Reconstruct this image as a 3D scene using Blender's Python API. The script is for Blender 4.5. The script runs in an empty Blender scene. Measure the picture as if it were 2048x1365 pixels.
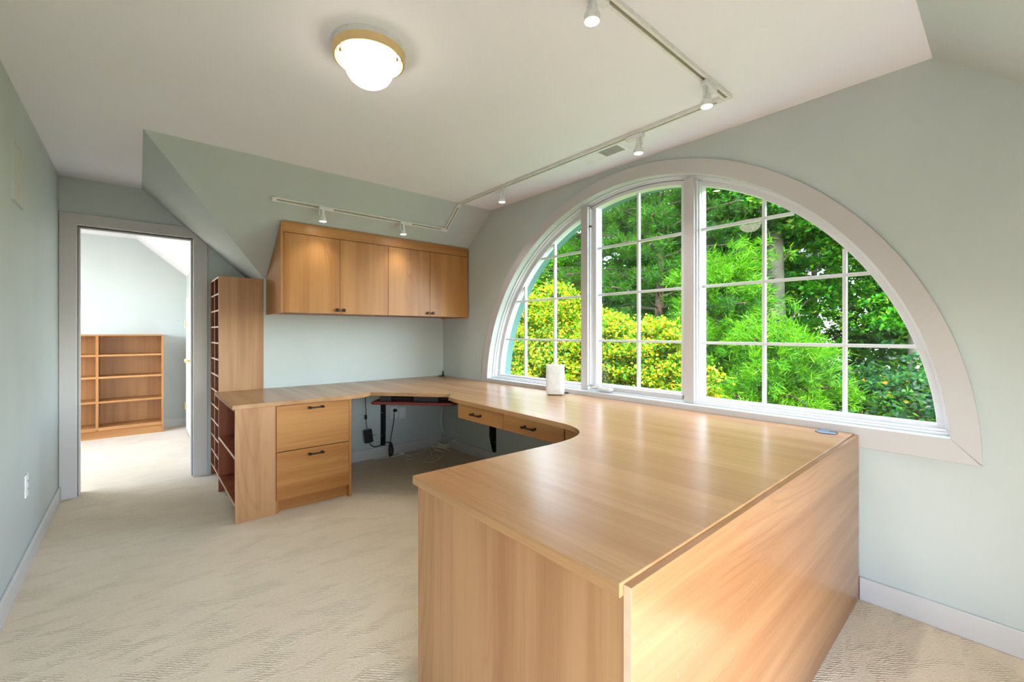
import bpy, bmesh, math, random
import numpy as np
from mathutils import Vector, Matrix

random.seed(7)
C = bpy.context.scene.collection
PI = math.pi

# ------------------------------------------------------------------ measures
E = 1.25                                   # eye height
TH = math.radians(40.86); S_, C_ = math.sin(TH), math.cos(TH); F_ = 863.8; H_ = 665.5
XR = 2.565; XL = -0.449; YB = 4.14; YD = 4.64; YF = -0.66; ZC = 2.423
YA = 3.27; YC = 0.22; ZK = 1.71; XB = 0.02; XH = 0.80   # slope starts, knee height, hip foot
KA = (ZC-ZK)/(YB-YA); KB = (ZC-ZK)/(XH-XB); KC = 0.87
T = 0.775; TB = 0.747                      # worktop top and underside
WY, WZ = 1.74, 0.715                       # centre of the half-round window

def spot_at(px, py, X=None, Y=None, Z=None):
    """point of the room seen at a photograph pixel, on a plane of the room"""
    r = px-1024
    a, b, c = S_*F_+C_*r, C_*F_-S_*r, H_-py
    t = X/a if X is not None else Y/b if Y is not None else (Z-E)/c
    return Vector((t*a, t*b, E+t*c))

# ------------------------------------------------------------------ object helpers
def tag(o, label=None, cat=None, group=None, kind=None):
    if label: o['label'] = label
    if cat: o['category'] = cat
    if group: o['group'] = group
    if kind: o['kind'] = kind
    return o

def thing(name, label, cat, loc, group=None, kind=None):
    o = bpy.data.objects.new(name, None); C.objects.link(o)
    o.location = loc; o.empty_display_size = 0.05
    o['_w'] = tuple(loc)
    return tag(o, label, cat, group, kind)

class MB:
    """collects shapes in room coordinates and links them as one mesh object"""
    def __init__(s): s.bm = bmesh.new()
    def verts(s, pts): return [s.bm.verts.new(p) for p in pts]
    def box(s, x0, x1, y0, y1, z0, z1):
        v = s.verts([(x, y, z) for x in (x0, x1) for y in (y0, y1) for z in (z0, z1)])
        for f in ((0,1,3,2),(4,6,7,5),(0,4,5,1),(2,3,7,6),(0,2,6,4),(1,5,7,3)):
            s.bm.faces.new([v[i] for i in f])
        return s
    def obox(s, c, u, v, w, a, b, d):
        """box centred at c with half sizes a, b, d along unit vectors u, v, w"""
        c, u, v, w = map(Vector, (c, u, v, w))
        q = s.verts([c+u*(a*i)+v*(b*j)+w*(d*k) for i in (-1,1) for j in (-1,1) for k in (-1,1)])
        for f in ((0,1,3,2),(4,6,7,5),(0,4,5,1),(2,3,7,6),(0,2,6,4),(1,5,7,3)):
            s.bm.faces.new([q[i] for i in f])
        return s
    def prism(s, pts, vec):
        """polygon (3-D points) pushed along vec"""
        vec = Vector(vec); n = len(pts)
        a = s.verts(pts); b = s.verts([Vector(p)+vec for p in pts])
        s.bm.faces.new(a); s.bm.faces.new(list(reversed(b)))
        for i in range(n): s.bm.faces.new([a[i], b[i], b[(i+1) % n], a[(i+1) % n]])
        return s
    def plate(s, outer, holes, axis, a0, a1):
        """2-D polygon with holes made into a plate; axis 'x': (y,z) points, 'y': (x,z), 'z': (x,y)"""
        def P(q, a): return {'x': (a, q[0], q[1]), 'y': (q[0], a, q[1]), 'z': (q[0], q[1], a)}[axis]
        rings = []
        for a in (a0, a1):
            es = []; rr = []
            for loop in [outer]+holes:
                v = s.verts([P(q, a) for q in loop]); rr.append(v)
                es += [s.bm.edges.new((v[i], v[(i+1) % len(v)])) for i in range(len(v))]
            bmesh.ops.triangle_fill(s.bm, use_beauty=True, use_dissolve=False, edges=es)
            rings.append(rr)
        for l0, l1 in zip(*rings):
            n = len(l0)
            for i in range(n): s.bm.faces.new([l0[i], l1[i], l1[(i+1) % n], l0[(i+1) % n]])
        return s
    def lathe(s, prof, c, axis=(0,0,1), seg=32):
        """profile of (radius, height) turned about axis through c"""
        ax = Vector(axis).normalized()
        u = ax.orthogonal().normalized(); v = ax.cross(u); c = Vector(c); rings = []
        for r, h in prof:
            if r < 1e-5: rings.append([s.bm.verts.new(c+ax*h)])
            else: rings.append([s.bm.verts.new(c+ax*h+(u*math.cos(2*PI*k/seg)+v*math.sin(2*PI*k/seg))*r) for k in range(seg)])
        for A, B in zip(rings, rings[1:]):
            for k in range(seg):
                k2 = (k+1) % seg
                if len(A) == 1 and len(B) == 1: continue
                if len(A) == 1: s.bm.faces.new([A[0], B[k], B[k2]])
                elif len(B) == 1: s.bm.faces.new([A[k], A[k2], B[0]])
                else: s.bm.faces.new([A[k], A[k2], B[k2], B[k]])
        return s
    def rod(s, p0, p1, r, seg=16, r1=None):
        p0, p1 = Vector(p0), Vector(p1); L = (p1-p0).length; r1 = r if r1 is None else r1
        return s.lathe([(0,0),(r,0),(r1,L),(0,L)], p0, p1-p0, seg)
    def tube(s, pts, r, seg=8):
        pts = [Vector(p) for p in pts]; rings = []; n = len(pts); up = Vector((0.13, 0.21, 0.97))
        for i, p in enumerate(pts):
            t = (pts[min(i+1, n-1)]-pts[max(i-1, 0)]).normalized()
            u = t.cross(up)
            if u.length < 1e-3: u = t.cross(Vector((1,0,0)))
            u.normalize(); v = t.cross(u)
            rings.append([s.bm.verts.new(p+(u*math.cos(2*PI*k/seg)+v*math.sin(2*PI*k/seg))*r) for k in range(seg)])
        for A, B in zip(rings, rings[1:]):
            for k in range(seg): s.bm.faces.new([A[k], A[(k+1) % seg], B[(k+1) % seg], B[k]])
        s.bm.faces.new(rings[0]); s.bm.faces.new(list(reversed(rings[-1])))
        return s
    def arc(s, r0, r1, x0, x1, zb=None, seg=72, a0=None, a1=None):
        """half-round ring on the window wall between radii r0 < r1, depth x0..x1, cut flat at height zb"""
        zb = WZ if zb is None else zb
        def ends(r):
            q = math.asin(max(-1, min(1, (zb-WZ)/r)))
            return q, PI-q
        i0, i1 = ends(r0); o0, o1 = ends(r1)
        if a0 is not None: i0, i1 = a0; o0, o1 = a1
        ring = []
        for k in range(seg+1):
            t = k/seg; ai = i0+(i1-i0)*t; ao = o0+(o1-o0)*t
            ring.append(s.verts([(x, WY-r*math.cos(q), WZ+r*math.sin(q)) for r, q in ((r0, ai), (r1, ao)) for x in (x0, x1)]))
        for A, B in zip(ring, ring[1:]):
            for i, j in ((0,1),(1,3),(3,2),(2,0)): s.bm.faces.new([A[i], A[j], B[j], B[i]])
        for A in (ring[0], ring[-1]): s.bm.faces.new([A[0], A[1], A[3], A[2]])
        return s
    def build(s, name, mat, parent=None, origin=None, bevel=0, smooth=False, bseg=2, auto=35):
        bm = s.bm
        bmesh.ops.recalc_face_normals(bm, faces=bm.faces)
        if parent is not None: org = Vector(parent['_w'])
        elif origin is not None: org = Vector(origin)
        else:
            xs = [v.co for v in bm.verts]
            org = Vector(((min(c.x for c in xs)+max(c.x for c in xs))/2, (min(c.y for c in xs)+max(c.y for c in xs))/2, min(c.z for c in xs)))
        bmesh.ops.translate(bm, verts=bm.verts, vec=-org)
        me = bpy.data.meshes.new(name); bm.to_mesh(me); bm.free()
        me.materials.append(mat)
        o = bpy.data.objects.new(name, me); C.objects.link(o); o['_w'] = tuple(org)
        if parent is not None: o.parent = parent
        else: o.location = org
        if smooth:
            me.polygons.foreach_set('use_smooth', [True]*len(me.polygons))
            try: me.set_sharp_from_angle(angle=math.radians(auto))
            except Exception: pass
        if bevel:
            m = o.modifiers.new('edge', 'BEVEL'); m.width = bevel; m.segments = bseg; m.limit_method = 'ANGLE'; m.angle_limit = math.radians(40)
        return o

def copy_tree(root, loc, label=None, rot=None):
    c = root.copy(); C.objects.link(c); c.location = loc
    if rot is not None: c.rotation_euler = rot
    if label: c['label'] = label
    for ch in root.children:
        d = ch.copy(); C.objects.link(d); d.parent = c
        for g in ch.children:
            h = g.copy(); C.objects.link(h); h.parent = d
    return c

# ------------------------------------------------------------------ materials
class NT:
    def __init__(s, name):
        s.m = bpy.data.materials.new(name); s.m.use_nodes = True
        s.t = s.m.node_tree; s.t.nodes.clear()
        s.out = s.n('ShaderNodeOutputMaterial')
    def n(s, kind, **kw):
        o = s.t.nodes.new(kind)
        for k, v in kw.items(): setattr(o, k, v)
        return o
    def l(s, a, b): s.t.links.new(a, b)
    def put(s, sock, v):
        if isinstance(v, bpy.types.NodeSocket): s.l(v, sock)
        else: sock.default_value = v
    def math(s, op, a, b=0.0, c=0.0, clamp=False):
        o = s.n('ShaderNodeMath', operation=op, use_clamp=clamp)
        s.put(o.inputs[0], a); s.put(o.inputs[1], b)
        if op in ('MULTIPLY_ADD',): s.put(o.inputs[2], c)
        return o.outputs[0]
    def mix(s, f, a, b, mode='MIX'):
        o = s.n('ShaderNodeMix', data_type='RGBA', blend_type=mode)
        s.put(o.inputs[0], f); s.put(o.inputs[6], a); s.put(o.inputs[7], b)
        return o.outputs[2]
    def ramp(s, f, stops, interp='LINEAR'):
        o = s.n('ShaderNodeValToRGB'); r = o.color_ramp; r.interpolation = interp
        while len(r.elements) < len(stops): r.elements.new(0.5)
        for e, (p, c) in zip(r.elements, stops): e.position = p; e.color = (*c, 1) if len(c) == 3 else c
        s.put(o.inputs[0], f); return o.outputs[0]
    def coord(s, scale=(1,1,1), rnd=False):
        tc = s.n('ShaderNodeTexCoord'); mp = s.n('ShaderNodeMapping'); mp.inputs['Scale'].default_value = scale
        s.l(tc.outputs['Object'], mp.inputs['Vector'])
        if rnd:
            oi = s.n('ShaderNodeObjectInfo'); v = s.n('ShaderNodeCombineXYZ')
            for i, k in enumerate((37., 21., 53.)): s.l(s.math('MULTIPLY', oi.outputs['Random'], k), v.inputs[i])
            s.l(v.outputs[0], mp.inputs['Location'])
        return mp.outputs[0]
    def noise(s, vec, scale, detail=3, rough=.5, dist=0):
        o = s.n('ShaderNodeTexNoise'); s.l(vec, o.inputs['Vector'])
        o.inputs['Scale'].default_value = scale; o.inputs['Detail'].default_value = detail
        o.inputs['Roughness'].default_value = rough; o.inputs['Distortion'].default_value = dist
        return o.outputs['Fac']
    def bsdf(s, col, rough=.5, metal=0, spec=.5, bump=None, bstr=.3, bdist=.01, **kw):
        b = s.n('ShaderNodeBsdfPrincipled')
        s.put(b.inputs['Base Color'], (*col, 1) if isinstance(col, tuple) and len(col) == 3 else col)
        s.put(b.inputs['Roughness'], rough); b.inputs['Metallic'].default_value = metal
        b.inputs['Specular IOR Level'].default_value = spec
        for k, v in kw.items(): s.put(b.inputs[k.replace('_', ' ')], v)
        if bump is not None:
            q = s.n('ShaderNodeBump'); q.inputs['Strength'].default_value = bstr; q.inputs['Distance'].default_value = bdist
            s.l(bump, q.inputs['Height']); s.l(q.outputs[0], b.inputs['Normal'])
        s.l(b.outputs[0], s.out.inputs[0]); return s.m

def sr(r, g, b):
    return tuple(((c/255)/12.92 if c/255 <= .04045 else ((c/255+.055)/1.055)**2.4) for c in (r, g, b))

def paint(name, col, rough=.6, var=.03, bstr=.06, spec=.3):
    t = NT(name); v = t.coord()
    n = t.noise(v, 2.2, 3)
    c0 = tuple(x*(1-var) for x in col); c1 = tuple(min(1, x*(1+var)) for x in col)
    return t.bsdf(t.ramp(n, [(.3, c0), (.7, c1)]), rough, spec=spec, bump=t.noise(v, 160, 2), bstr=bstr, bdist=.002)

def flat(name, col, rough=.5, metal=0, spec=.5):
    t = NT(name); v = t.coord(); n = t.noise(v, 30, 2)
    return t.bsdf(t.ramp(n, [(.3, tuple(x*.94 for x in col)), (.7, tuple(min(1, x*1.05) for x in col))]), rough, metal, spec)

def wood(name, axis, light, dark, line, rough=.32, fig=.38, freq=120., scuffs=()):
    """laminate with grain running along axis"""
    light, dark, line = [tuple(a*b for a, b in zip(q, (.735, .685, .65))) for q in (light, dark, line)]
    t = NT(name)
    g = {'x': (0,), 'y': (1,), 'z': (2,)}[axis][0]
    def sc(a, b): return tuple(a if i == g else b for i in range(3))
    broad = t.noise(t.coord(sc(.35, 7.5), True), 1.0, 3, .55, .25)
    mid = t.noise(t.coord(sc(.8, 26), True), 1.0, 3, .6, .3)
    fine = t.noise(t.coord(sc(3.2, 210), True), 1.0, 2, .6)
    # cathedral figure: contour lines of a stretched noise field
    fld = t.noise(t.coord(sc(.75, 4.2), True), 1.0, 1.5, .45, .35)
    rings = t.math('SINE', t.math('MULTIPLY', fld, freq))
    rings = t.math('POWER', t.math('MULTIPLY_ADD', rings, .5, .5), 5.0)
    msk = t.ramp(t.noise(t.coord(sc(.5, 2.6), True), 1.0, 2), [(.54, (0,0,0)), (.68, (1,1,1))])
    rings = t.math('MULTIPLY', rings, msk)
    base = t.ramp(t.math('MULTIPLY_ADD', mid, .28, t.math('MULTIPLY', broad, .72)),
                  [(.36, dark), (.47, tuple((a*.45+b*.55) for a, b in zip(light, dark))), (.56, light), (.68, tuple(min(1, a*1.07) for a in light))])
    c = t.mix(t.math('MULTIPLY', rings, fig), base, (*line, 1))
    pores = t.ramp(fine, [(.34, (.72,.66,.6)), (.46, (1,1,1))])
    c = t.mix(.35, c, pores, 'MULTIPLY')
    for (p, size) in scuffs:                 # worn patches with a shape of their own
        tc = t.n('ShaderNodeTexCoord'); mp = t.n('ShaderNodeMapping', vector_type='TEXTURE')
        mp.inputs['Location'].default_value = p; mp.inputs['Scale'].default_value = size; t.l(tc.outputs['Object'], mp.inputs['Vector'])
        ln = t.n('ShaderNodeVectorMath', operation='LENGTH'); t.l(mp.outputs[0], ln.inputs[0])
        near = t.math('SUBTRACT', 1.0, ln.outputs['Value'], clamp=True)
        spk = t.noise(t.coord((120, 1, 38)), 1.0, 2, .6)
        c = t.mix(t.math('MULTIPLY', t.math('GREATER_THAN', t.math('MULTIPLY_ADD', near, .30, spk), .70), .75), c, (.33, .16, .09, 1))
    return t.bsdf(c, rough, spec=.42)

WALL = (.548, .59, .568)
M = {}
M['wall'] = paint('wall_paint', WALL)
M['ceil'] = paint('ceiling_paint', (.89, .875, .925), .75, .01, .12)
M['trim'] = paint('trim_paint', (.56, .53, .525), .38, .012, .02, .45)
M['sash'] = paint('sash_paint', (.72, .715, .74), .3, .01, .02, .5)
M['base'] = paint('baseboard_paint', (.64, .62, .60), .4, .012, .02, .45)
M['door'] = paint('door_paint', (.82, .82, .84), .4, .01, .02)
M['siding'] = paint('siding_paint', (.10, .20, .18), .6, .05, .1)
L1, D1, K1 = sr(212,164,118), sr(186,134,90), sr(158,104,66)
L2, D2, K2 = sr(212,154,90), sr(188,126,66), sr(156,96,46)
SC = [((spot_at(x, y, Y=.4665)-Vector((1.2, .9, 0))), (w_, 1.0, h_)) for x, y, w_, h_ in ((1622, 1008, .05, .07), (1560, 985, .09, .008), (1640, 932, .06, .006), (1668, 946, .03, .012))]
M['wtop'] = wood('worktop_laminate', 'y', sr(210,164,116), sr(192,144,98), sr(168,118,76), .27, fig=.16, freq=80.)
M['wz'] = wood('panel_laminate', 'z', L1, D1, K1, .36)
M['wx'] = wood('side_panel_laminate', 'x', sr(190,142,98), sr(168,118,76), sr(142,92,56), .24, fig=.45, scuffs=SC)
M['dx'] = wood('drawer_laminate', 'x', L2, D2, K2, .36)
M['dy'] = wood('apron_laminate', 'y', L2, D2, K2, .36)
M['cz'] = wood('cabinet_laminate', 'z', L2, D2, K2, .36)
M['shz'] = wood('shaded_shelf_laminate', 'z', sr(178,98,58), sr(136,58,32), sr(100,38,20), .4)  # shade of the recesses put into the colour: darker, redder wood
M['edge'] = flat('pale_edge_band', sr(222,190,158), .4)
M['gap'] = flat('dark_gap', sr(70,20,20), .7)
M['black'] = flat('black_metal', (.012,.011,.012), .35, .3)
M['rubber'] = flat('black_plastic', (.012,.012,.014), .5)
M['bronze'] = flat('bronze_metal', (.03,.022,.02), .35, .6)
M['brass'] = flat('brass', (.80,.60,.30), .22, 1)
M['white'] = flat('white_plastic', (.78,.78,.775), .35)
M['cord'] = flat('cream_cord', (.93,.90,.78), .5)
M['grey'] = flat('grey_plastic', (.10,.15,.19), .35)
M['tray'] = flat('oxblood_laminate', sr(104,34,30), .25)
M['beige'] = flat('beige_panel', (.60,.58,.50), .5)
M['slot'] = flat('track_slot', (.30,.26,.19), .5)
M['track'] = flat('track_enamel', (.78,.77,.72), .35)
M['steel'] = flat('steel_screw', (.6,.6,.6), .3, 1)

def carpet():
    t = NT('loop_carpet')
    v = t.coord()
    big = t.noise(v, 1.1, 3)
    tuft = t.n('ShaderNodeTexVoronoi'); tuft.inputs['Scale'].default_value = 150; t.l(v, tuft.inputs['Vector'])
    # short ribbed patches laid in drifts
    mp = t.n('ShaderNodeMapping'); mp.inputs['Rotation'].default_value = (0,0,.35); mp.inputs['Scale'].default_value = (5.2, 15, 1); t.l(v, mp.inputs['Vector'])
    patch = t.ramp(t.noise(mp.outputs[0], 1.0, 2, .5, .8), [(.50, (0,0,0)), (.60, (1,1,1))])
    wv = t.n('ShaderNodeTexWave', wave_type='BANDS', bands_direction='DIAGONAL'); wv.inputs['Scale'].default_value = 40; wv.inputs['Distortion'].default_value = 5
    wv.inputs['Detail'].default_value = 2; wv.inputs['Detail Scale'].default_value = 1.5; t.l(v, wv.inputs['Vector'])
    rib = t.math('MULTIPLY', t.math('MULTIPLY', wv.outputs['Fac'], patch), 1.0)
    h = t.math('MULTIPLY_ADD', tuft.outputs['Distance'], -.55, rib)
    n2 = t.noise(v, 90, 2)
    col = t.ramp(t.math('MULTIPLY_ADD', n2, .3, t.math('MULTIPLY', big, .7)), [(.35, sr(216,196,168)), (.65, sr(230,212,185))])
    col = t.mix(t.math('MULTIPLY', patch, .08), col, (*sr(206,188,160), 1))
    return t.bsdf(col, .95, spec=.1, bump=h, bstr=.7, bdist=.0045, Sheen_Weight=.15)
M['carpet'] = carpet()

def glass_mat():
    t = NT('window_glass')
    tr = t.n('ShaderNodeBsdfTransparent'); tr.inputs[0].default_value = (.97,.99,.98,1)
    gl = t.n('ShaderNodeBsdfGlossy'); gl.inputs['Roughness'].default_value = .0
    fr = t.n('ShaderNodeFresnel'); g = t.n('ShaderNodeNewGeometry'); t.l(t.math('MULTIPLY_ADD', g.outputs['Backfacing'], 1/1.38-1.38, 1.38), fr.inputs['IOR'])
    mx = t.n('ShaderNodeMixShader'); t.l(fr.outputs[0], mx.inputs[0]); t.l(tr.outputs[0], mx.inputs[1]); t.l(gl.outputs[0], mx.inputs[2])
    t.l(mx.outputs[0], t.out.inputs[0]); return t.m
M['glass'] = glass_mat()

def glow(name, col, st):
    t = NT(name); e = t.n('ShaderNodeEmission'); e.inputs[0].default_value = (*col, 1); e.inputs[1].default_value = st
    t.l(e.outputs[0], t.out.inputs[0]); return t.m
M['dome'] = glow('lit_frosted_glass', (1, .90, .74), 6)
M['bulb'] = glow('lit_lamp_lens', (1, .96, .90), 22)

def leaf(name, stops, trans=.32, rough=.5):
    stops = [(a, (c[0]*.37, c[1]*.34, c[2]*.09)) for a, c in stops]
    t = NT(name); g = t.n('ShaderNodeNewGeometry')
    col = t.ramp(g.outputs['Random Per Island'], stops)
    d = t.n('ShaderNodeBsdfDiffuse'); t.l(col, d.inputs[0])
    tl = t.n('ShaderNodeBsdfTranslucent'); t.l(t.mix(.35, col, (*sr(120,180,20), 1)), tl.inputs[0])
    mx = t.n('ShaderNodeMixShader'); mx.inputs[0].default_value = trans
    t.l(d.outputs[0], mx.inputs[1]); t.l(tl.outputs[0], mx.inputs[2])
    gl = t.n('ShaderNodeBsdfGlossy'); gl.inputs['Roughness'].default_value = rough
    m2 = t.n('ShaderNodeMixShader'); m2.inputs[0].default_value = .015; t.l(mx.outputs[0], m2.inputs[1]); t.l(gl.outputs[0], m2.inputs[2])
    t.l(m2.outputs[0], t.out.inputs[0]); return t.m
M['leaf_yellow'] = leaf('yellow_green_leaves', [(0, sr(40,140,10)), (.35, sr(110,195,12)), (.55, sr(190,225,20)), (.8, sr(245,235,24)), (.94, sr(250,200,30)), (1, sr(235,130,45))])
M['leaf_green'] = leaf('fresh_green_leaves', [(0, sr(20,120,10)), (.5, sr(50,180,12)), (.85, sr(110,215,20)), (1, sr(190,230,40))])
M['leaf_deep'] = leaf('deep_green_leaves', [(0, sr(5,60,20)), (.5, sr(12,95,28)), (.9, sr(30,130,26)), (1, sr(90,170,35))])
M['leaf_teal'] = leaf('blue_green_leaves', [(0, sr(0,55,50)), (.5, sr(4,88,80)), (.85, sr(15,120,70)), (.97, sr(90,170,60)), (1, sr(240,150,50))])
M['needle'] = leaf('dark_pine_needles', [(0, sr(3,52,8)), (.6, sr(14,88,10)), (.9, sr(40,135,15)), (1, sr(90,185,25))], .22)
M['needle_b'] = leaf('bright_pine_needles', [(0, sr(40,140,15)), (.5, sr(95,205,20)), (1, sr(170,235,50))], .4)
M['bark'] = paint('grey_bark', sr(108,100,84), .9, .25, .6)
M['bark_d'] = paint('dark_bark', sr(60,45,35), .9, .25, .6)
M['ground'] = paint('leaf_litter', sr(50,90,30), .95, .3, .5)
M['house'] = paint('white_clapboard', (.80,.80,.82), .7, .03, .1)
M['roof'] = paint('grey_shingles', (.12,.12,.13), .9, .2, .3)
M['pane'] = flat('dark_window_pane', (.04,.06,.08), .1)

# ------------------------------------------------------------------ room shell
def struct(o): o['kind'] = 'structure'; return o
struct(MB().box(-2.2, 2.80, -.80, 7.55, -.12, 0).build('floor', M['carpet'], origin=(0,0,0)))
struct(MB().prism([(XL-.12, YC, ZC), (XR+.02, YC, ZC), (XR+.02, YA, ZC), (XB, YA, ZC), (XB, YD+.1, ZC), (XL-.12, YD+.1, ZC)], (0,0,.12)).build('ceiling', M['ceil'], origin=(0,0,ZC)))
def slab(name, pts, mat, up=.10):
    p = [Vector(q) for q in pts]; n = (p[1]-p[0]).cross(p[2]-p[0]).normalized()
    if n.z < 0: n = -n
    return struct(MB().prism(p, n*up).build(name, mat, origin=p[0]))
slab('ceiling', [(XB, YA, ZC), (XR+.02, YA, ZC), (XR+.02, YB+.02, ZK-.02*KA), (XH, YB+.02, ZK-.02*KA), (XH, YB, ZK)], M['wall'])
slab('ceiling', [(XB, YA, ZC), (XB, YD+.02, ZC), (XH+.02, YD+.02, ZK-.02*KB), (XH+.02, YB+.02, ZK-.02*KB), (XH, YB, ZK)], M['wall'])
slab('ceiling', [(XL-.1, YC, ZC), (XR+.02, YC, ZC), (XR+.02, YF-.02, ZC-KC*(YC-YF+.02)), (XL-.1, YF-.02, ZC-KC*(YC-YF+.02))], M['wall'])

# left wall, cabinet wall, short return beside the tall unit, wall with the doorway
struct(MB().box(XL-.12, XL, YF-.1, YD+.12, 0, ZC).build('wall_left', M['wall']))
struct(MB().box(XH, XR+.02, YB, YB+.12, 0, ZK+.02).build('wall_back', M['wall']))
struct(MB().box(XH, XH+.12, YB+.12, YD, 0, ZK+.04).build('wall_return', M['wall']))
D0, D1_, DH = -.350, .357, 2.065
struct(MB().plate([(XL, 0), (D0, 0), (D0, DH), (D1_, DH), (D1_, 0), (XH+.12, 0), (XH+.12, 1.75), (XB+.1, ZC), (XL, ZC)], [], 'y', YD, YD+.12).build('wall_doorway', M['wall']))
# wall behind the camera with a wide low unseen window added to let daylight in
zf = ZC-KC*(YC-YF)
struct(MB().plate([(XL-.1, 0), (XR+.02, 0), (XR+.02, zf+.03), (XL-.1, zf+.03)], [[(-.38, .22), (1.45, .22), (1.45, 1.45), (-.38, 1.45)]], 'y', YF-.12, YF).build('wall_front', M['wall']))
w2 = thing('added_window_rear', None, None, (.53, YF, .22), kind='structure')
MB().plate([(-.44, .15), (1.52, .15), (1.52, 1.52), (-.44, 1.52)], [[(-.36, .24), (1.43, .24), (1.43, 1.43), (-.36, 1.43)]], 'y', YF-.03, YF+.018).build('added_window_frame', M['trim'], w2)
MB().box(.52, .55, YF-.06, YF-.02, .24, 1.43).build('mullion', M['trim'], w2)
# window wall with the half-round opening (outer side clad in siding)
def half(r, n=72, zb=WZ+.093):
    q = math.asin((zb-WZ)/r); return [(WY-r*math.cos(q+(PI-2*q)*k/n), WZ+r*math.sin(q+(PI-2*q)*k/n)) for k in range(n+1)]
outl = [(YF-.12, 0), (YB+.12, 0), (YB+.12, 1.78), (YA+.02, ZC+.05), (YC-.02, ZC+.05), (YF-.12, zf+.05)]
struct(MB().plate(outl, [half(1.577)], 'x', XR, XR+.10).build('wall_right', M['wall']))
struct(MB().plate(outl, [half(1.548, zb=WZ+.10)], 'x', XR+.165, XR+.255).build('wall_outside', M['siding']))

# baseboards
def bb(name, x0, x1, y0, y1): struct(MB().box(x0, x1, y0, y1, 0, .105).build(name, M['base'], bevel=.004))
bb('baseboard_left', XL, XL+.014, YF, YD-.02)
bb('baseboard_right', XR-.014, XR, YF, .466)
bb('baseboard_right', XR-.014, XR, .505, YB-.014)
bb('baseboard_back', 1.23, XR, YB-.014, YB)
bb('baseboard_front', XL+.014, XR-.014, YF, YF+.014)

# doorway lining and casing
d1 = thing('door_1', None, None, (0, YD, 0), kind='structure')
MB().plate([(XL+.002, 0), (D0-.002, 0), (D0-.002, DH+.002), (D1_+.002, DH+.002), (D1_+.002, 0), (.459, 0), (.459, 2.018), (.318, 2.153), (XL+.002, 2.153)], [], 'y', YD-.02, YD+.0).build('casing', M['trim'], d1, bevel=.003)
MB().plate([(D0-.018, 0), (D0, 0), (D0, DH), (D1_, DH), (D1_, 0), (D1_+.016, 0), (D1_+.016, DH+.018), (D0-.018, DH+.018)], [], 'y', YD-.012, YD+.13).build('jamb', M['base'], d1)
MB().plate([(D0-.004, 0), (D0+.012, 0), (D0+.012, DH-.012), (D1_-.012, DH-.012), (D1_-.012, 0), (D1_+.002, 0), (D1_+.002, DH+.002), (D0-.004, DH+.002)], [], 'y', YD+.045, YD+.085).build('door_stop', M['base'], d1, bevel=.002)

# ------------------------------------------------------------------ half-round window
w = thing('window_1', None, None, (XR, WY, WZ), kind='structure')
RI, RO = 1.577, 1.665; ZI = WZ+.093
x_ = XR-.018
cas = MB().arc(RI, RO, x_, XR, WZ-.002, a0=(math.asin((ZI-WZ)/RI), PI-math.asin((ZI-WZ)/RI)), a1=(0, PI))
cas.build('arched_casing', M['trim'], w, bevel=.002)
yl, yr = WY-math.sqrt(RI**2-.093**2), WY+math.sqrt(RI**2-.093**2)
MB().prism([(x_, WY-RO, WZ-.002), (x_, WY+RO, WZ-.002), (x_, yr, ZI), (x_, yl, ZI)], (.018,0,0)).build('bottom_casing', M['trim'], w, bevel=.002)
def chord(r, z): return math.sqrt(max(0, r*r-(z-WZ)**2))
# stepped frame
def ringset(r0, r1, x0, x1, zb0, zb1):
    m = MB().arc(r0, r1, x0, x1, zb1, a0=(math.asin((zb1-WZ)/r0), PI-math.asin((zb1-WZ)/r0)), a1=(math.asin((zb0-WZ)/r1), PI-math.asin((zb0-WZ)/r1)))
    m.prism([(x0, WY-chord(r1, zb0), zb0), (x0, WY+chord(r1, zb0), zb0), (x0, WY+chord(r0, zb1), zb1), (x0, WY-chord(r0, zb1), zb1)], (x1-x0, 0, 0))
    return m
ringset(1.568, RI, XR+.045, XR+.17, ZI, ZI+.010).build('outer_frame', M['sash'], w, bevel=.0015)
ringset(1.560, 1.5685, XR+.066, XR+.17, ZI+.010, ZI+.018).build('inner_frame', M['sash'], w, bevel=.0015)
# posts between the three lights
PL0, PL1 = 2.128, 2.192; PR0, PR1 = 2*WY-PL1, 2*WY-PL0
def post(y0, y1):
    zt = WZ+math.sqrt(RI**2-max(abs(y0-WY), abs(y1-WY))**2)-.004
    return MB().box(XR+.040, XR+.17, y0, y1, ZI+.001, zt)
for y0, y1 in ((PL0, PL1), (PR0, PR1)):
    p = post(y0, y1).build('post', M['trim'], w, bevel=.0015)
    sg = 1
    for k, (dx, wd) in enumerate(((.062, .009), (.080, .017))):
        zt = WZ+math.sqrt(1.562**2-max(abs(y0-wd-WY), abs(y1+wd-WY))**2)-.004
        MB().box(XR+dx, XR+.168, y0-wd, y1+wd, ZI+.012, zt).build('post_moulding', M['sash'], p, bevel=.0015)
RS0, RS1 = 1.530, 1.5605
def clip_arc(r0, r1, x0, x1, ya, yb, seg=40):
    """piece of ring between y = ya and y = yb"""
    m = MB(); ring = []
    for k in range(seg+1):
        y = ya+(yb-ya)*k/seg
        ring.append((y, k))
    prev = None
    for y, k in ring:
        q = []
        for r in (r0, r1):
            z = WZ+math.sqrt(max(1e-6, r*r-(y-WY)**2))
            q += [m.bm.verts.new((x0, y, z)), m.bm.verts.new((x1, y, z))]
        if prev:
            for i, j in ((0,1),(1,3),(3,2),(2,0)): m.bm.faces.new([prev[i], prev[j], q[j], q[i]])
        if k in (0, seg): m.bm.faces.new([q[0], q[1], q[3], q[2]])
        prev = q
    return m
ZG = .843                                   # sill line of the fixed lights
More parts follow.
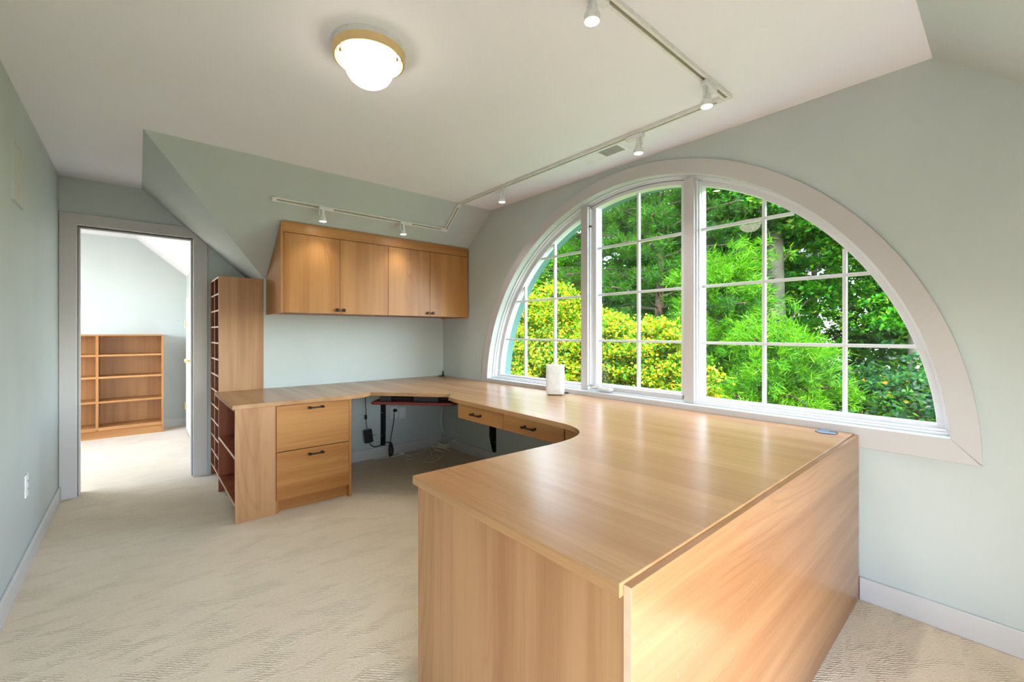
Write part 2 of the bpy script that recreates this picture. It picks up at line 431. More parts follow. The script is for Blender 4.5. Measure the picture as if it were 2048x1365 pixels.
def sash_side(sign):
    """fixed light at one end: quarter-round sash with its muntins and pane"""
    m = MB(); x0, x1 = XR+.105, XR+.165; n = 40
    yin = (2.211-WY)*sign                     # glass edge next to the post
    pts_o = []; pts_i = []
    a_o0 = math.asin((ZI+.016-WZ)/RS1); a_i0 = math.asin((ZG-WZ)/RS0)
    a_o1 = math.acos((2.190-WY)/RS1); a_i1 = math.acos((2.211-WY)/RS0)
    outer = [((RS1*math.cos(a_o0+(a_o1-a_o0)*k/n)), RS1*math.sin(a_o0+(a_o1-a_o0)*k/n)) for k in range(n+1)]
    inner = [((RS0*math.cos(a_i0+(a_i1-a_i0)*k/n)), RS0*math.sin(a_i0+(a_i1-a_i0)*k/n)) for k in range(n+1)]
    outer.append((2.190-WY, ZI+.016-WZ)); inner.append((2.211-WY, ZG-WZ))
    O = [(WY+sign*a, WZ+b) for a, b in outer]; I = [(WY+sign*a, WZ+b) for a, b in inner]
    m.plate(O, [I], 'x', x0, x1)
    s = m.build('sash', M['sash'], w, bevel=.002)
    MB().plate(I, [], 'x', XR+.139, XR+.143).build('pane', M['glass'], s)
    mt = MB(); h = .0085; X0, X1 = XR+.122, XR+.150
    def rmax(v): return math.sqrt(max(0, (RS0+.004)**2-v*v))
    for z in (1.185, 1.540, 1.900):
        a, b = 2.205-WY, rmax(z+h-WZ)
        ys = sorted((WY+sign*a, WY+sign*b)); mt.box(X0, X1, ys[0], ys[1], z-h, z+h)
    for y in (2.558, 2.930):
        zt = WZ+rmax(y+h-WY)
        yy = WY+sign*(y-WY); mt.box(X0+.001, X1-.001, yy-h, yy+h, ZG-.004, zt)
    mt.build('muntin_grid', M['sash'], s, bevel=.002)
    return s
sash_side(1); sash_side(-1)
# middle casement
x0, x1 = XR+.090, XR+.160; ya, yb = PR1+.004, PL0-.004
ga, gb = 1.397, 2.083
zo = lambda y: WZ+math.sqrt(1.5565**2-(y-WY)**2); zi = lambda y: WZ+math.sqrt(RS0**2-(y-WY)**2)
n = 30
O = [(ya, ZI+.018), (yb, ZI+.018)]+[(yb+(ya-yb)*k/n, zo(yb+(ya-yb)*k/n)) for k in range(n+1)]
I = [(ga, .857), (gb, .857)]+[(gb+(ga-gb)*k/n, zi(gb+(ga-gb)*k/n)) for k in range(n+1)]
cs = MB().plate(O, [I], 'x', x0, x1).build('casement_sash', M['sash'], w, bevel=.002)
MB().plate(I, [], 'x', XR+.139, XR+.143).build('pane', M['glass'], cs)
mt = MB()
for z in (1.187, 1.540, 1.900): mt.box(XR+.122, XR+.150, ga-.003, gb+.003, z-.0085, z+.0085)
mt.box(XR+.123, XR+.149, WY-.0085, WY+.0085, .853, zi(WY)+.003)
mt.build('muntin_grid', M['sash'], cs, bevel=.002)
MB().box(XR+.060, XR+.090, ya+.02, yb-.006, ZI+.018, .850).build('casement_rail', M['trim'], w, bevel=.003)
# crank handle and small catch
ch = MB(); cz = ZI+.022
ch.box(XR+.022, XR+.060, 1.90, 2.02, cz-.008, cz+.012)
ch.tube([(XR+.035, 1.99, cz+.012), (XR+.020, 2.00, cz+.026), (XR+.005, 2.03, cz+.014), (XR-.004, 2.07, cz+.002)], .007, 8)
ch.lathe([(0,0),(.010,0),(.011,.022),(0,.024)], (XR-.006, 2.072, cz-.008), (0,.4,1), 12)
ch.build('crank_handle', M['white'], w, bevel=.003)
MB().box(XR+.058, XR+.074, PL0-.016, PL0-.004, 2.060, 2.072).build('latch', M['rubber'], w)

# ------------------------------------------------------------------ fitted desk: worktop
yA0, yA1 = 3.300, 3.257
edge = [(.460, YB), (.460, yA0), (1.16, yA1), (1.30, yA1+.008), (1.400, 3.335), (1.832, 2.835), (1.738, 2.728), (1.712, 2.60), (1.700, 2.00), (1.680, 1.56)]
# rounded inside corner
def bez(p, n):
    out = []
    for k in range(1, n+1):
        t = k/n; q = [Vector((*a, 0)) for a in p]
        while len(q) > 1: q = [q[i].lerp(q[i+1], t) for i in range(len(q)-1)]
        out.append((q[0].x, q[0].y))
    return out
edge += bez([(1.680, 1.56), (1.672, 1.36), (1.56, 1.275), (1.317, 1.279)], 12)
edge += [(.688, 1.301), (.687, .484), (XR-.02, .484), (XR-.02, YB-.001)]
top = MB().prism([(x, y, TB) for x, y in edge], (0, 0, T-TB)).build('worktop', M['wtop'], origin=(0,0,TB), bevel=.0015)
tag(top, 'long wood-grain worktop wrapping from the back wall under the window to the peninsula', 'worktop')

# peninsula
pn = thing('peninsula_cabinet', 'tall wood-grain boxed-in peninsula base at the near end of the desk', 'cabinet', (1.2, .9, 0))
MB().box(.700, .718, .4835, 1.285, 0, TB-.0005).build('front_panel', M['wz'], pn, bevel=.001)
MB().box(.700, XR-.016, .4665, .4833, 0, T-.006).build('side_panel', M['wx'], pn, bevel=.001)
MB().box(.718, 1.62, 1.262, 1.280, 0, TB-.0005).build('rear_panel', M['wz'], pn)
MB().box(.6995, .7003, .4662, .4836, 0, T-.006).build('edge_band', M['edge'], pn)

# open end bookcase of the left arm
bk = thing('end_bookcase', 'low open two-shelf bookcase end under the left arm of the worktop', 'bookcase', (.6, 3.7, 0))
X0, X1 = .475, .712
MB().plate([(X0, 0), (X1-.02, 0), (X1, 0), (X1, TB), (X0, TB)], [], 'y', yA0-.002, yA0+.016).build('end_panel', M['wz'], bk, bevel=.001)
MB().box(X0, X1-.017, YB-.085, YB-.067, 0, TB-.001).build('end_panel', M['shz'], bk)
MB().box(X1-.017, X1-.001, yA0+.017, YB-.067, .0, TB-.001).build('back_panel', M['shz'], bk)
for i, z in enumerate((.128, .437)):
    sh = MB().box(X0+.0015, X1-.018, yA0+.017, YB-.086, z-.018, z).build('shelf', M['shz'], bk)
    MB().box(X0-.0005, X0+.0012, yA0+.017, YB-.086, z-.018, z).build('edge_band', M['edge'], sh)
sh = MB().box(X0+.0015, X1-.018, yA0+.017, YB-.086, TB-.020, TB-.001).build('top_rail', M['shz'], bk)

# two-drawer file cabinet
fc = thing('file_cabinet', 'two-drawer file cabinet with dark bar handles under the left arm of the worktop', 'cabinet', (.97, 3.7, 0))
FX0, FX1 = .7135, 1.228; fy = 3.292
MB().box(FX0, FX0+.017, fy+.018, YB-.05, 0, TB-.001).box(FX1-.017, FX1, fy, YB-.02, 0, TB-.001).box(FX0+.017, FX1-.017, YB-.07, YB-.05, .0, TB-.001).box(FX0+.017, FX1-.017, fy+.03, YB-.07, .09, .108).build('carcass', M['cz'], fc, bevel=.001)
MB().box(FX0+.017, FX1-.017, fy+.055, fy+.071, 0, .09).build('toe_kick', M['dx'], fc)
MB().box(FX0+.018, FX1-.018, fy+.019, fy+.024, .109, TB-.002).build('drawer_gap', M['gap'], fc)
def bar_pull(c, u, outv, L, parent, nm='handle'):
    """dark bar handle: two square feet with collars and a bar between"""
    c, u, outv = Vector(c), Vector(u), Vector(outv); wv = u.cross(outv); m = MB()
    for s in (-1, 1):
        q = c+u*(s*L/2)
        m.rod(q, q+outv*.024, .0055, 12); m.rod(q, q+outv*.004, .009, 12)
        m.rod(q+outv*.024-u*.010, q+outv*.024+u*.010, .0075, 12)
    m.obox(c+outv*.025, u, wv, outv, L/2+.004, .0042, .0042)
    return m.build(nm, M['bronze'], parent, smooth=True)
for za, zb, hz in ((.4275, .7425, .712), (.094, .4215, .381)):
    d = MB().box(FX0+.002, FX1-.019, fy, fy+.018, za, zb).build('drawer', M['dx'], fc, bevel=.001)
    bar_pull((.970, fy, hz), (1,0,0), (0,-1,0), .086, d)

# tall pigeonhole unit, open towards the doorway
tu = thing('pigeonhole_unit', 'tall narrow wood-grain pigeonhole unit beside the doorway', 'shelf unit', (.64, 4.4, 0))
TX0, TX1, TY0, TY1, TZ = .484, .798, YB-.001, YD-.012, 1.702
MB().box(TX0, TX1, TY0, TY0+.018, 0, TZ).build('side_panel', M['wz'], tu, bevel=.001)
MB().box(TX0, TX1, TY1-.018, TY1, 0, TZ).build('side_panel', M['shz'], tu)
MB().box(TX1-.012, TX1, TY0+.018, TY1-.018, 0.0, TZ-.003).build('back_panel', M['shz'], tu)
ym = (TY0+TY1)/2
dv = MB().box(TX0+.002, TX1-.012, ym-.006, ym+.006, .112, TZ-.014).build('divider', M['shz'], tu)
MB().box(TX0, TX0+.0018, ym-.006, ym+.006, .106, TZ).build('edge_band', M['edge'], dv)
for k in range(13):
    z = .106+k*(TZ-.014-.106+.012)/12
    s = MB().box(TX0+.002, TX1-.012, TY0+.018, TY1-.018, z-.012, z).build('shelf', M['shz'], tu)
    MB().box(TX0, TX0+.0018, TY0+.018, TY1-.018, z-.012, z).build('edge_band', M['edge'], s)

# wall cabinet under the slope
wc = thing('wall_cabinet', 'long four-door wood-grain wall cabinet hung under the sloping ceiling', 'cabinet', (1.7, 3.9, 1.405))
CX0, CX1, CY, CZ0, CZ1 = .820, 2.553, 3.640, 1.404, 2.105
def zA(y): return ZC-KA*(y-YA)
def side_poly(x, y0=CY, z1=CZ1): return [(x, y0, CZ0-.004), (x, YB-.001, CZ0-.004), (x, YB-.001, zA(YB)-.004), (x, y0, min(z1, zA(y0)-.004))]
MB().prism(side_poly(CX0), (.019,0,0)).build('side_panel', M['cz'], wc, bevel=.001)
MB().prism(side_poly(CX1-.016), (.016,0,0)).build('side_panel', M['cz'], wc, bevel=.001)
MB().box(CX0+.019, CX1-.016, CY+.022, YB-.001, CZ0+.004, CZ0+.022).build('bottom_panel', M['shz'], wc)
MB().prism([(CX0+.019, CY+.021, CZ0+.022), (CX0+.019, CY+.021, zA(CY+.021)-.006), (CX0+.019, CY+.026, zA(CY+.026)-.006), (CX0+.019, CY+.026, CZ0+.022)], (CX1-CX0-.035,0,0)).build('door_gap', M['gap'], wc)
CR = 2.022
MB().prism([(CX0+.019, CY+.001, CR+.002), (CX0+.019, CY+.020, CR+.002), (CX0+.019, CY+.020, zA(CY+.020)-.006), (CX0+.019, CY+.001, zA(CY)-.010)], (CX1-CX0-.035,0,0)).build('crown_rail', M['dx'], wc, bevel=.001)
dx = (CX1-.016-CX0-.019)/4
for k in range(4):
    a = CX0+.019+dx*k
    d = MB().box(a+.0012, a+dx-.0012, CY, CY+.019, CZ0, CR-.002).build('door', M['cz'], wc, bevel=.0012)
    kx = a+dx-.026 if k in (0, 2) else a+.026
    kn = MB().rod((kx, CY, 1.434), (kx, CY-.014, 1.434), .006, 12)
    kn.box(kx-.0135, kx+.0135, CY-.026, CY-.014, 1.4205, 1.4475)
    kn.build('knob', M['bronze'], d, bevel=.004)
kb = MB().box(1.60, 1.63, CY+.05, CY+.08, CZ0-.002, CZ0+.004).build('catch', M['rubber'], wc)

# apron with two shallow drawers
ap = thing('drawer_apron', 'shallow two-drawer apron hung under the worktop in front of the window', 'drawer unit', (1.9, 2.0, .64))
AX = 1.730
MB().box(AX+.018, 2.30, 1.45, 1.466, .645, TB-.001).box(AX+.018, 2.30, 2.572, 2.588, .645, TB-.001).box(AX+.018, 2.30, 1.466, 2.572, .645, .655).build('carcass', M['dy'], ap)
MB().box(AX+.019, AX+.025, 1.466, 2.572, .655, TB-.003).build('drawer_gap', M['gap'], ap)
MB().box(AX+.006, AX+.018, 1.330, 1.571, .640, TB-.001).build('filler_panel', M['dy'], ap)
for y0, y1, hy in ((2.088, 2.590, 2.361), (1.573, 2.084, 1.839)):
    d = MB().box(AX, AX+.018, y0, y1, .640, .742).build('drawer', M['dy'], ap, bevel=.001)
    bar_pull((AX, hy, .691), (0,1,0), (-1,0,0), .086, d)

# black brackets that carry the worktop
def bracket(c, along, out, label):
    """c: wall point at the foot; along: unit vector on the wall; out: unit vector away from the wall"""
    c, along, out = Vector(c), Vector(along), Vector(out)
    t = thing('support_bracket', label, 'bracket', c, 'black brackets under the worktop')
    def P(o, z, s): return c+out*o+Vector((0,0,z))+along*s
    pr = [(.003, .0), (.003, .63), (.34, .63), (.34, .612), (.060, .585), (.060, .16), (.035, .04), (.020, .0)]
    MB().prism([P(o, z, -.003) for o, z in pr], along*.006).build('web', M['black'], t)
    MB().prism([P(o, z, -.026) for o, z in ((.001,0),(.001,.633),(.005,.633),(.005,0))], along*.052).build('wall_plate', M['black'], t)
    MB().prism([P(o, z, -.026) for o, z in ((.001,.633),(.345,.633),(.345,.629),(.001,.629))], along*.052).build('top_plate', M['black'], t)
    for z, s in ((.045, .014), (.10, -.014), (.28, .014), (.33, -.014), (.50, .012)):
        p = P(.005, z, s); MB().rod(p, p+out*.003, .0045, 10).build('screw', M['steel'], t)
    return t
b1 = spot_at(766, 892, Y=YB); b2 = spot_at(989, 902, X=XR)
bracket((b1.x, YB, TB-.634), (1,0,0), (0,-1,0), 'black steel bracket on the wall behind the keyboard tray')
bracket((XR, b2.y, TB-.634), (0,1,0), (-1,0,0), 'black steel bracket under the window below the shallow drawers')

# keyboard tray across the corner
U = Vector((.7071, -.7071, 0)); V = Vector((.7071, .7071, 0)); Wz = Vector((0,0,1))
K0 = Vector((1.617, 3.058, 0))
kt = thing('keyboard_tray', 'dark oxblood keyboard tray slung under the corner of the worktop', 'tray', K0+Vector((.1,.1,.68)))
pts = []
hw, dp, rc = .345, .30, .045
for (cx, cy, a0) in ((hw-rc, rc, -90), (hw-rc, dp-rc, 0), (-hw+rc, dp-rc, 90), (-hw+rc, rc, 180)):
    for k in range(7):
        a = math.radians(a0+15*k); pts.append(K0+U*(cx+rc*math.cos(a))+V*(cy+rc*math.sin(a))+Wz*.681)
MB().prism(pts, (0,0,.020)).build('tray_board', M['tray'], kt, bevel=.008, bseg=4, smooth=True)
mm = MB()
mm.obox(K0+U*(-.24)+V*.16+Wz*.722, U, V, Wz, .045, .10, .021)
mm.obox(K0+U*.09+V*.16+Wz*.720, U, V, Wz, .10, .10, .019)
mm.obox(K0+U*.03+V*.22+Wz*.708, U, V, Wz, .30, .06, .007)
mm.obox(K0+U*.28+V*.18+Wz*.722, U, V, Wz, .028, .08, .021)
mm.obox(K0+U*.02+V*.30+Wz*.738, U, V, Wz, .10, .12, .008)
mm.build('lift_mechanism', M['rubber'], kt, bevel=.003)

# ------------------------------------------------------------------ cords, power, small things
def smooth_pts(p, n=6):
    p = [Vector(q) for q in p]; out = []
    for i in range(len(p)-1):
        a, b, c, d = p[max(i-1,0)], p[i], p[i+1], p[min(i+2, len(p)-1)]
        for k in range(n):
            t = k/n
            out.append(.5*((2*b)+(c-a)*t+(2*a-5*b+4*c-d)*t*t+(3*b-a-3*c+d)*t**3))
    out.append(p[-1]); return out
def W(px, py, y=YB-.10): return spot_at(px, py, Y=y)
pa = thing('power_adapter', 'black power adapter brick dangling on its lead beside the file cabinet', 'power adapter', W(737, 876))
MB().tube(smooth_pts([W(731, 786), W(731, 806), W(732, 822), W(732, 840), W(734, 858)]), .0035).build('lead', M['rubber'], pa)
MB().obox(W(731.5, 835), (1,0,0), (0,1,0), (0,0,1), .011, .011, .021).build('ferrite_bead', M['rubber'], pa, bevel=.005)
MB().obox(W(736.5, 873), Vector((1,0,.14)).normalized(), (0,1,0), Vector((-.14,0,1)).normalized(), .038, .020, .062).build('brick', M['rubber'], pa, bevel=.006)
MB().tube(smooth_pts([W(739, 886), W(742, 891), W(748, 894), W(755, 893.5), W(763, 890), W(770, 886.5), W(777, 885), W(780, 888)]), .0045).build('lead', M['rubber'], pa)
MB().tube(smooth_pts([W(744, 871), W(748, 870.5), W(753, 869)]), .002).build('cable_tie', M['rubber'], pa)
pc = thing('mains_cable', 'black mains cable plugged into the wall outlet and knotted in a bundle', 'cable', W(782, 880))
ow = spot_at(788, 826, Y=YB)
MB().box(ow.x-.016, ow.x+.016, YB-.042, YB-.007, ow.z+.012, ow.z+.042).build('plug', M['rubber'], pc, bevel=.006)
MB().tube(smooth_pts([(ow.x+.012, YB-.040, ow.z+.022), W(788.5, 824), W(788, 838), W(785, 858), W(782, 875), W(780.5, 888)]), .0042).build('lead', M['rubber'], pc)
kk = MB()
for j in range(4):
    cx = 782+(j-1.5)*1.1; pts = []
    for k in range(21):
        a = 2*PI*k/20; pts.append(W(cx+(3.6-abs(j-1.5)*.6)*math.sin(a)*(1-.35*math.cos(a)), 899-(15-j)*math.cos(a), YB-.09+.008*j-.02))
    kk.tube(pts, .0038, 6)
kk.tube([W(779, 893), W(782, 892), W(785, 893)], .007)
kk.build('knotted_loops', M['rubber'], pc, smooth=True)

def plate_on(name, label, c, along, out, wd, ht, outlet=True, mat=None):
    c, along, out = Vector(c), Vector(along), Vector(out)
    t = thing(name, label, 'wall outlet' if outlet else 'cover plate', c)
    MB().obox(c+out*.003, along, out, Wz, wd/2, .003, ht/2).build('cover_plate', mat or M['white'], t, bevel=.002)
    if outlet:
        for s in (-1, 1):
            q = MB().obox(c+out*.006+Wz*(s*.021), along, out, Wz, .017, .002, .0145).build('socket', M['white'], t, bevel=.002)
            m = MB()
            for a in (-.0065, .0065): m.obox(c+out*.0082+Wz*(s*.021+.003)+along*a, along, out, Wz, .0012, .0006, .0045)
            m.obox(c+out*.0082+Wz*(s*.021-.008), along, out, Wz, .002, .0006, .002)
            m.build('slots', M['rubber'], q)
    return t
plate_on('outlet', 'white double wall outlet under the corner of the worktop, black plug in it', (ow.x, YB, ow.z), (1,0,0), (0,-1,0), .072, .115)
o2 = spot_at(804, 826, Y=YB)
plate_on('blank_plate', 'white blank wall plate right of the outlet under the worktop corner', (o2.x, YB, o2.z), (1,0,0), (0,-1,0), .072, .115, False)
lo = spot_at(51.5, 972, X=XL)
plate_on('outlet', 'white double wall outlet low on the left wall near the doorway', (XL, lo.y, lo.z), (0,1,0), (1,0,0), .072, .118)
wp = thing('access_panel', 'beige rectangular panel high on the left wall', 'wall panel', (XL, 3.15, 1.88))
MB().plate([(3.045, 1.872), (3.275, 1.872), (3.275, 2.162), (3.045, 2.162)], [[(3.058, 1.885), (3.262, 1.885), (3.262, 2.149), (3.058, 2.149)]], 'x', XL, XL+.010).build('frame', M['wall'], wp)
MB().box(XL, XL+.007, 3.058, 3.262, 1.885, 2.149).build('panel', M['beige'], wp)

# cream cords heaped on the carpet in the corner
def Fp(px, py, z=.006): return spot_at(px, py, Z=z)
def coil(cx, cy, rx, ry, n, z0, dz, ph=0, wob=.12):
    out = []
    for k in range(n*14+1):
        a = 2*PI*k/14+ph; q = 1+wob*math.sin(2.3*a+ph)
        p = Fp(cx+rx*q*math.cos(a), cy+ry*q*math.sin(a)); p.z = z0+dz*k/(n*14)+.004*math.sin(3*a)
        out.append(p)
    return out
cd = MB().tube(smooth_pts([spot_at(885, 815, Y=YB-.3), W(884, 822, YB-.12), W(882, 838, YB-.06), W(883, 855, YB-.05), W(888, 866, YB-.04), W(893, 870, YB-.04)]), .004)
o = cd.build('network_cord', M['cord'], smooth=True); tag(o, 'cream cord hanging down the wall from the keyboard tray', 'cord')
cd = MB().tube(coil(888, 893, 12, 4.5, 5, .006, .05), .0055, 6)
o = cd.build('cord_coil', M['cord'], smooth=True); tag(o, 'coiled bundle of pale cord lying on the carpet in the desk corner', 'cord')
cd = MB().tube(smooth_pts([Fp(905,890), Fp(900,901), Fp(885,897), Fp(868,893), Fp(862,887), Fp(858,897), Fp(863,908), Fp(857,914), Fp(848,922), Fp(852,925), Fp(866,924), Fp(880,917), Fp(887,908), Fp(881,903), Fp(870,900), Fp(865,892)]), .0052, 6)
o = cd.build('loose_cord', M['cord'], smooth=True); tag(o, 'cream cord looping out over the carpet in front of the coil', 'cord')
cd = MB().tube(smooth_pts([Fp(868,893), Fp(850,900), Fp(835,908), Fp(820,911), Fp(812,918), Fp(824,918), Fp(816,911), Fp(803,909), Fp(790,913), Fp(775,915), Fp(760,917), Fp(748,920)]), .0046, 6)
o = cd.build('loose_cord', M['cord'], smooth=True); tag(o, 'thin cream cord trailing along the baseboard towards the file cabinet', 'cord')
cd = MB().tube(smooth_pts([W(893, 871, YB-.03), W(903, 873, YB-.10), spot_at(914, 870, X=XR-.03), spot_at(917, 876, X=XR-.03), spot_at(912, 880, X=XR-.05), Fp(900, 884, .05), Fp(892, 890, .03)]), .0046, 6)
o = cd.build('loose_cord', M['cord'], smooth=True); tag(o, 'cream cord bowing up against the baseboard below the window', 'cord')
bx = Fp(803, 909)
o = MB().box(bx.x-.022, bx.x+.022, bx.y-.018, bx.y+.018, .002, .026).build('cord_junction', M['white'], bevel=.004); tag(o, 'small white phone cord junction box on the carpet by the baseboard', 'junction box')

# router
rp = spot_at(1110.5, 790, Z=T)
rt = thing('router', 'white slab-shaped wireless router standing on the worktop by the window', 'router', (rp.x, rp.y, T))
dirv = Vector((-.80, -.60, 0)); sd = Vector((.60, -.80, 0))
m = MB(); rings = []
for z, k in ((.006,.86),(.012,.95),(.05,1),(.12,1.0),(.19,.985),(.222,.96),(.229,.90)):
    ring = []
    for j in range(40):
        a = 2*PI*j/40; ca, sa = math.cos(a), math.sin(a); e = .38
        x = .071*math.copysign(abs(ca)**e, ca); y = .036*math.copysign(abs(sa)**(.62), sa)
        ring.append(m.bm.verts.new(rp+sd*(x*k)-dirv*(y*k)+Wz*z))
    rings.append(ring)
for A, B in zip(rings, rings[1:]):
    for j in range(40): m.bm.faces.new([A[j], A[(j+1)%40], B[(j+1)%40], B[j]])
m.bm.faces.new(rings[0]); m.bm.faces.new(rings[-1])
m.build('casing', M['white'], rt, smooth=True)
MB().obox(rp+Wz*.003, sd, dirv, Wz, .052, .026, .003).build('foot', M['rubber'], rt)
def text(body, size, loc, rotm, mat, parent, name, depth=.0004):
    cu = bpy.data.curves.new(name, 'FONT'); cu.body = body; cu.size = size; cu.align_x = 'CENTER'; cu.align_y = 'CENTER'; cu.extrude = depth
    o = bpy.data.objects.new(name, cu); C.objects.link(o)
    dg = bpy.context.evaluated_depsgraph_get(); me = bpy.data.meshes.new_from_object(o.evaluated_get(dg))
    bpy.data.objects.remove(o); me.materials.append(mat)
    me.transform(Matrix.Translation(Vector(loc)-Vector(parent['_w'])) @ rotm)
    q = bpy.data.objects.new(name, me); C.objects.link(q); q.parent = parent; return q
rm = Matrix((( sd.x, 0, dirv.x, 0), (sd.y, 0, dirv.y, 0), (0, 1, 0, 0), (0, 0, 0, 1)))
text('orbi', .014, rp+dirv*.0362+Wz*.032, rm, M['beige'], rt, 'logo')
MB().tube(smooth_pts([rp-dirv*.03+Wz*.012+sd*.04, rp-dirv*.05+sd*.075+Wz*.010, rp-dirv*.07+sd*.090+Wz*.008]), .006).build('power_lead', M['rubber'], rt)

# cable grommets
g1 = Vector((2.515, 4.100, T))
gt = thing('cable_grommet', 'black cable grommet with its flap standing open in the far worktop corner', 'grommet', (g1.x-.03, g1.y-.06, T))
gc = Vector((g1.x-.03, g1.y-.06, T))
MB().lathe([(0,.0),(.040,.0),(.040,.004),(.030,.009),(0,.009)], gc, seg=32).build('ring', M['rubber'], gt, smooth=True)
MB().prism([gc+Vector((.012,.012,.008)), gc+Vector((.030,-.006,.008)), gc+Vector((.026,.002,.055)), gc+Vector((.018,.012,.062))], (.005,.005,0)).build('flap', M['rubber'], gt, bevel=.002)
g2 = spot_at(1653, 864, Z=T+.003)
gt = thing('cable_grommet', 'flat dark grey cable grommet near the near end of the window', 'grommet', (g2.x, g2.y, T))
MB().lathe([(0,.0),(.043,.0),(.043,.002),(.038,.0055),(0,.0058)], (g2.x, g2.y, T), seg=40).build('ring', M['grey'], gt, smooth=True)
MB().obox((g2.x+.004, g2.y-.026, T+.0062), (0,1,0), (1,0,0), (0,0,1), .016, .006, .0006).build('slot', M['rubber'], gt)
MB().lathe([(.0395,.0),(.0445,.0),(.0445,.0024),(.0395,.0024),(.0395,.0)], (g2.x, g2.y, T), seg=40).build('rim', M['rubber'], gt, smooth=True)

# ------------------------------------------------------------------ ceiling fittings
cl = thing('ceiling_light', 'flush ceiling light with brass pan and glowing frosted bell glass', 'ceiling light', (.722, 1.735, ZC-.154))
lc = (.722, 1.735, ZC)
MB().lathe([(0,0),(.149,0),(.149,-.008),(.1465,-.020),(0,-.020)], lc, seg=64).build('canopy', M['white'], cl, smooth=True)
MB().lathe([(.1455,-.020),(.1385,-.052),(.134,-.052),(.130,-.030),(0,-.030)], lc, seg=64).build('pan', M['brass'], cl, smooth=True)
MB().lathe([(.120,-.046),(.1275,-.052),(.1255,-.059),(.112,-.066),(.101,-.075),(.096,-.088),(.090,-.106),(.078,-.125),(.058,-.141),(.030,-.151),(0,-.154)], lc, seg=64).build('glass_bell', M['dome'], cl, smooth=True)
for k in (-167, -60, 62):
    a = math.radians(k); p = Vector((lc[0]+.1315*math.cos(a), lc[1]+.1315*math.sin(a), ZC))
    MB().rod(p-Wz*.03, p-Wz*.066, .0022, 8).lathe([(0,0),(.006,.003),(.007,.012),(0,.016)], p-Wz*.080, seg=12).rod(p-Wz*.044, p-Wz*.050, .005, 10).build('clip', M['brass'], cl)

TX = 2.197; TYn = .918
def track(name, label, p0, p1, n, slot0, slot1):
    """rail from p0 to p1 lying on a surface whose outward normal is n"""
    p0, p1, n = Vector(p0), Vector(p1), Vector(n).normalized(); u = (p1-p0).normalized(); s = n.cross(u); L = (p1-p0).length; c = (p0+p1)/2
    t = thing(name, label, 'track', c, 'white track rails')
    h = .018
    MB().obox(c+n*(h*.25), u, s, n, L/2, .018, h*.25).build('rail', M['track'], t, bevel=.001)
    m = MB()
    for q in (-1, 1): m.obox(c+n*(h*.75)+s*(q*.0125), u, s, n, L/2, .0055, h*.25)
    for q in (-1, 1): m.obox(c+n*(h*.75)+u*(q*(L/2-.015)), u, s, n, .015, .007, h*.25)
    m.build('rail_lips', M['track'], t)
    MB().obox(c+n*(h*.5+.001), u, s, n, L/2-.03, .0068, .001).build('slot', M['slot'], t)
    return t
track('track_rail', 'white ceiling track rail running in from the top edge above the peninsula', (.45, TYn, ZC), (2.215, TYn, ZC), (0,0,-1), 0, 0)
track('track_rail', 'long white ceiling track rail running beside the arched window', (TX, TYn+.020, ZC), (TX, YA-.006, ZC), (0,0,-1), 0, 0)
nA = Vector((0, -KA, -1)).normalized()
def onA(px, py):
    r = px-1024; a, b, c = S_*F_+C_*r, C_*F_-S_*r, H_-py
    t = (ZC+KA*YA-E)/(c+KA*b); return Vector((t*a, t*b, E+t*c))
pL, pR = onA(543, 396), onA(880, 455.5)
ym_ = (pL.y+pR.y)/2
track('track_rail', 'white track rail running above the wall cabinet on the slope', (pL.x, ym_, zA(ym_)), (TX-.0185, ym_, zA(ym_)), nA, 0, 0)
track('track_rail', 'short white track rail dropping down the slope from the ceiling', (TX, YA+.006, zA(YA+.006)), (TX, ym_+.015, zA(ym_+.015)), nA, 0, 0)

def make_head(label):
    t = thing('track_light', label, 'spotlight', (0,0,0), 'small white track spotlights')
    MB().box(-.055, .055, -.0165, .0165, -.045, -.0185).build('adapter', M['white'], t, bevel=.004)
    MB().box(-.034, -.012, -.010, .010, -.075, -.045).rod((-.023, 0, -.060), (-.023, 0, -.100), .0085, 14).build('stem', M['white'], t, bevel=.002)
    MB().rod((-.048, 0, -.046), (-.048, 0, -.088), .0055, 10).build('transformer_arm', M['white'], t)
    MB().lathe([(0,-.070),(.014,-.072),(.018,-.078),(.018,-.100),(.0255,-.106),(.0275,-.113),(.0275,-.132),(.0245,-.132),(.0245,-.122),(0,-.122)], (-.023,0,0), seg=32).build('lamp_housing', M['white'], t, smooth=True)
    MB().lathe([(0,-.1300),(.0240,-.1300),(.0240,-.1270),(0,-.1270)], (-.023,0,0), seg=32).build('lens', M['bulb'], t)
    return t
hd = [((1.171, TYn, ZC), 0, 'white track spotlight nearest the top edge of the photo, left of the corner'),
      ((2.003, TYn, ZC), 0, 'white track spotlight at the corner where the two ceiling rails meet'),
      ((TX, 1.44, ZC), PI/2, 'white track spotlight beside the ceiling vent above the arched window'),
      ((TX, 2.685, ZC), PI/2, 'white track spotlight at the far end of the window-side rail')]
h0 = None
lights = []
for loc, rz, lab in hd:
    if h0 is None: h0 = make_head(lab); h = h0; h.location = loc; h.rotation_euler = (0,0,rz)
    else: h = copy_tree(h0, loc, lab, (0,0,rz))
    lights.append(Vector(loc)+Matrix.Rotation(rz, 3, 'Z') @ Vector((-.023, 0, -.140)))
for px, py, lab in ((646, 424, 'white track spotlight on the sloped rail over the left end of the wall cabinet'), (805, 452, 'white track spotlight on the sloped rail over the right half of the wall cabinet')):
    p = onA(px+4, py-6); p = Vector((p.x, ym_-.012, zA(ym_)+.013))
    copy_tree(h0, p, lab, (0,0,0)); lights.append(p+Vector((-.023,0,-.140)))

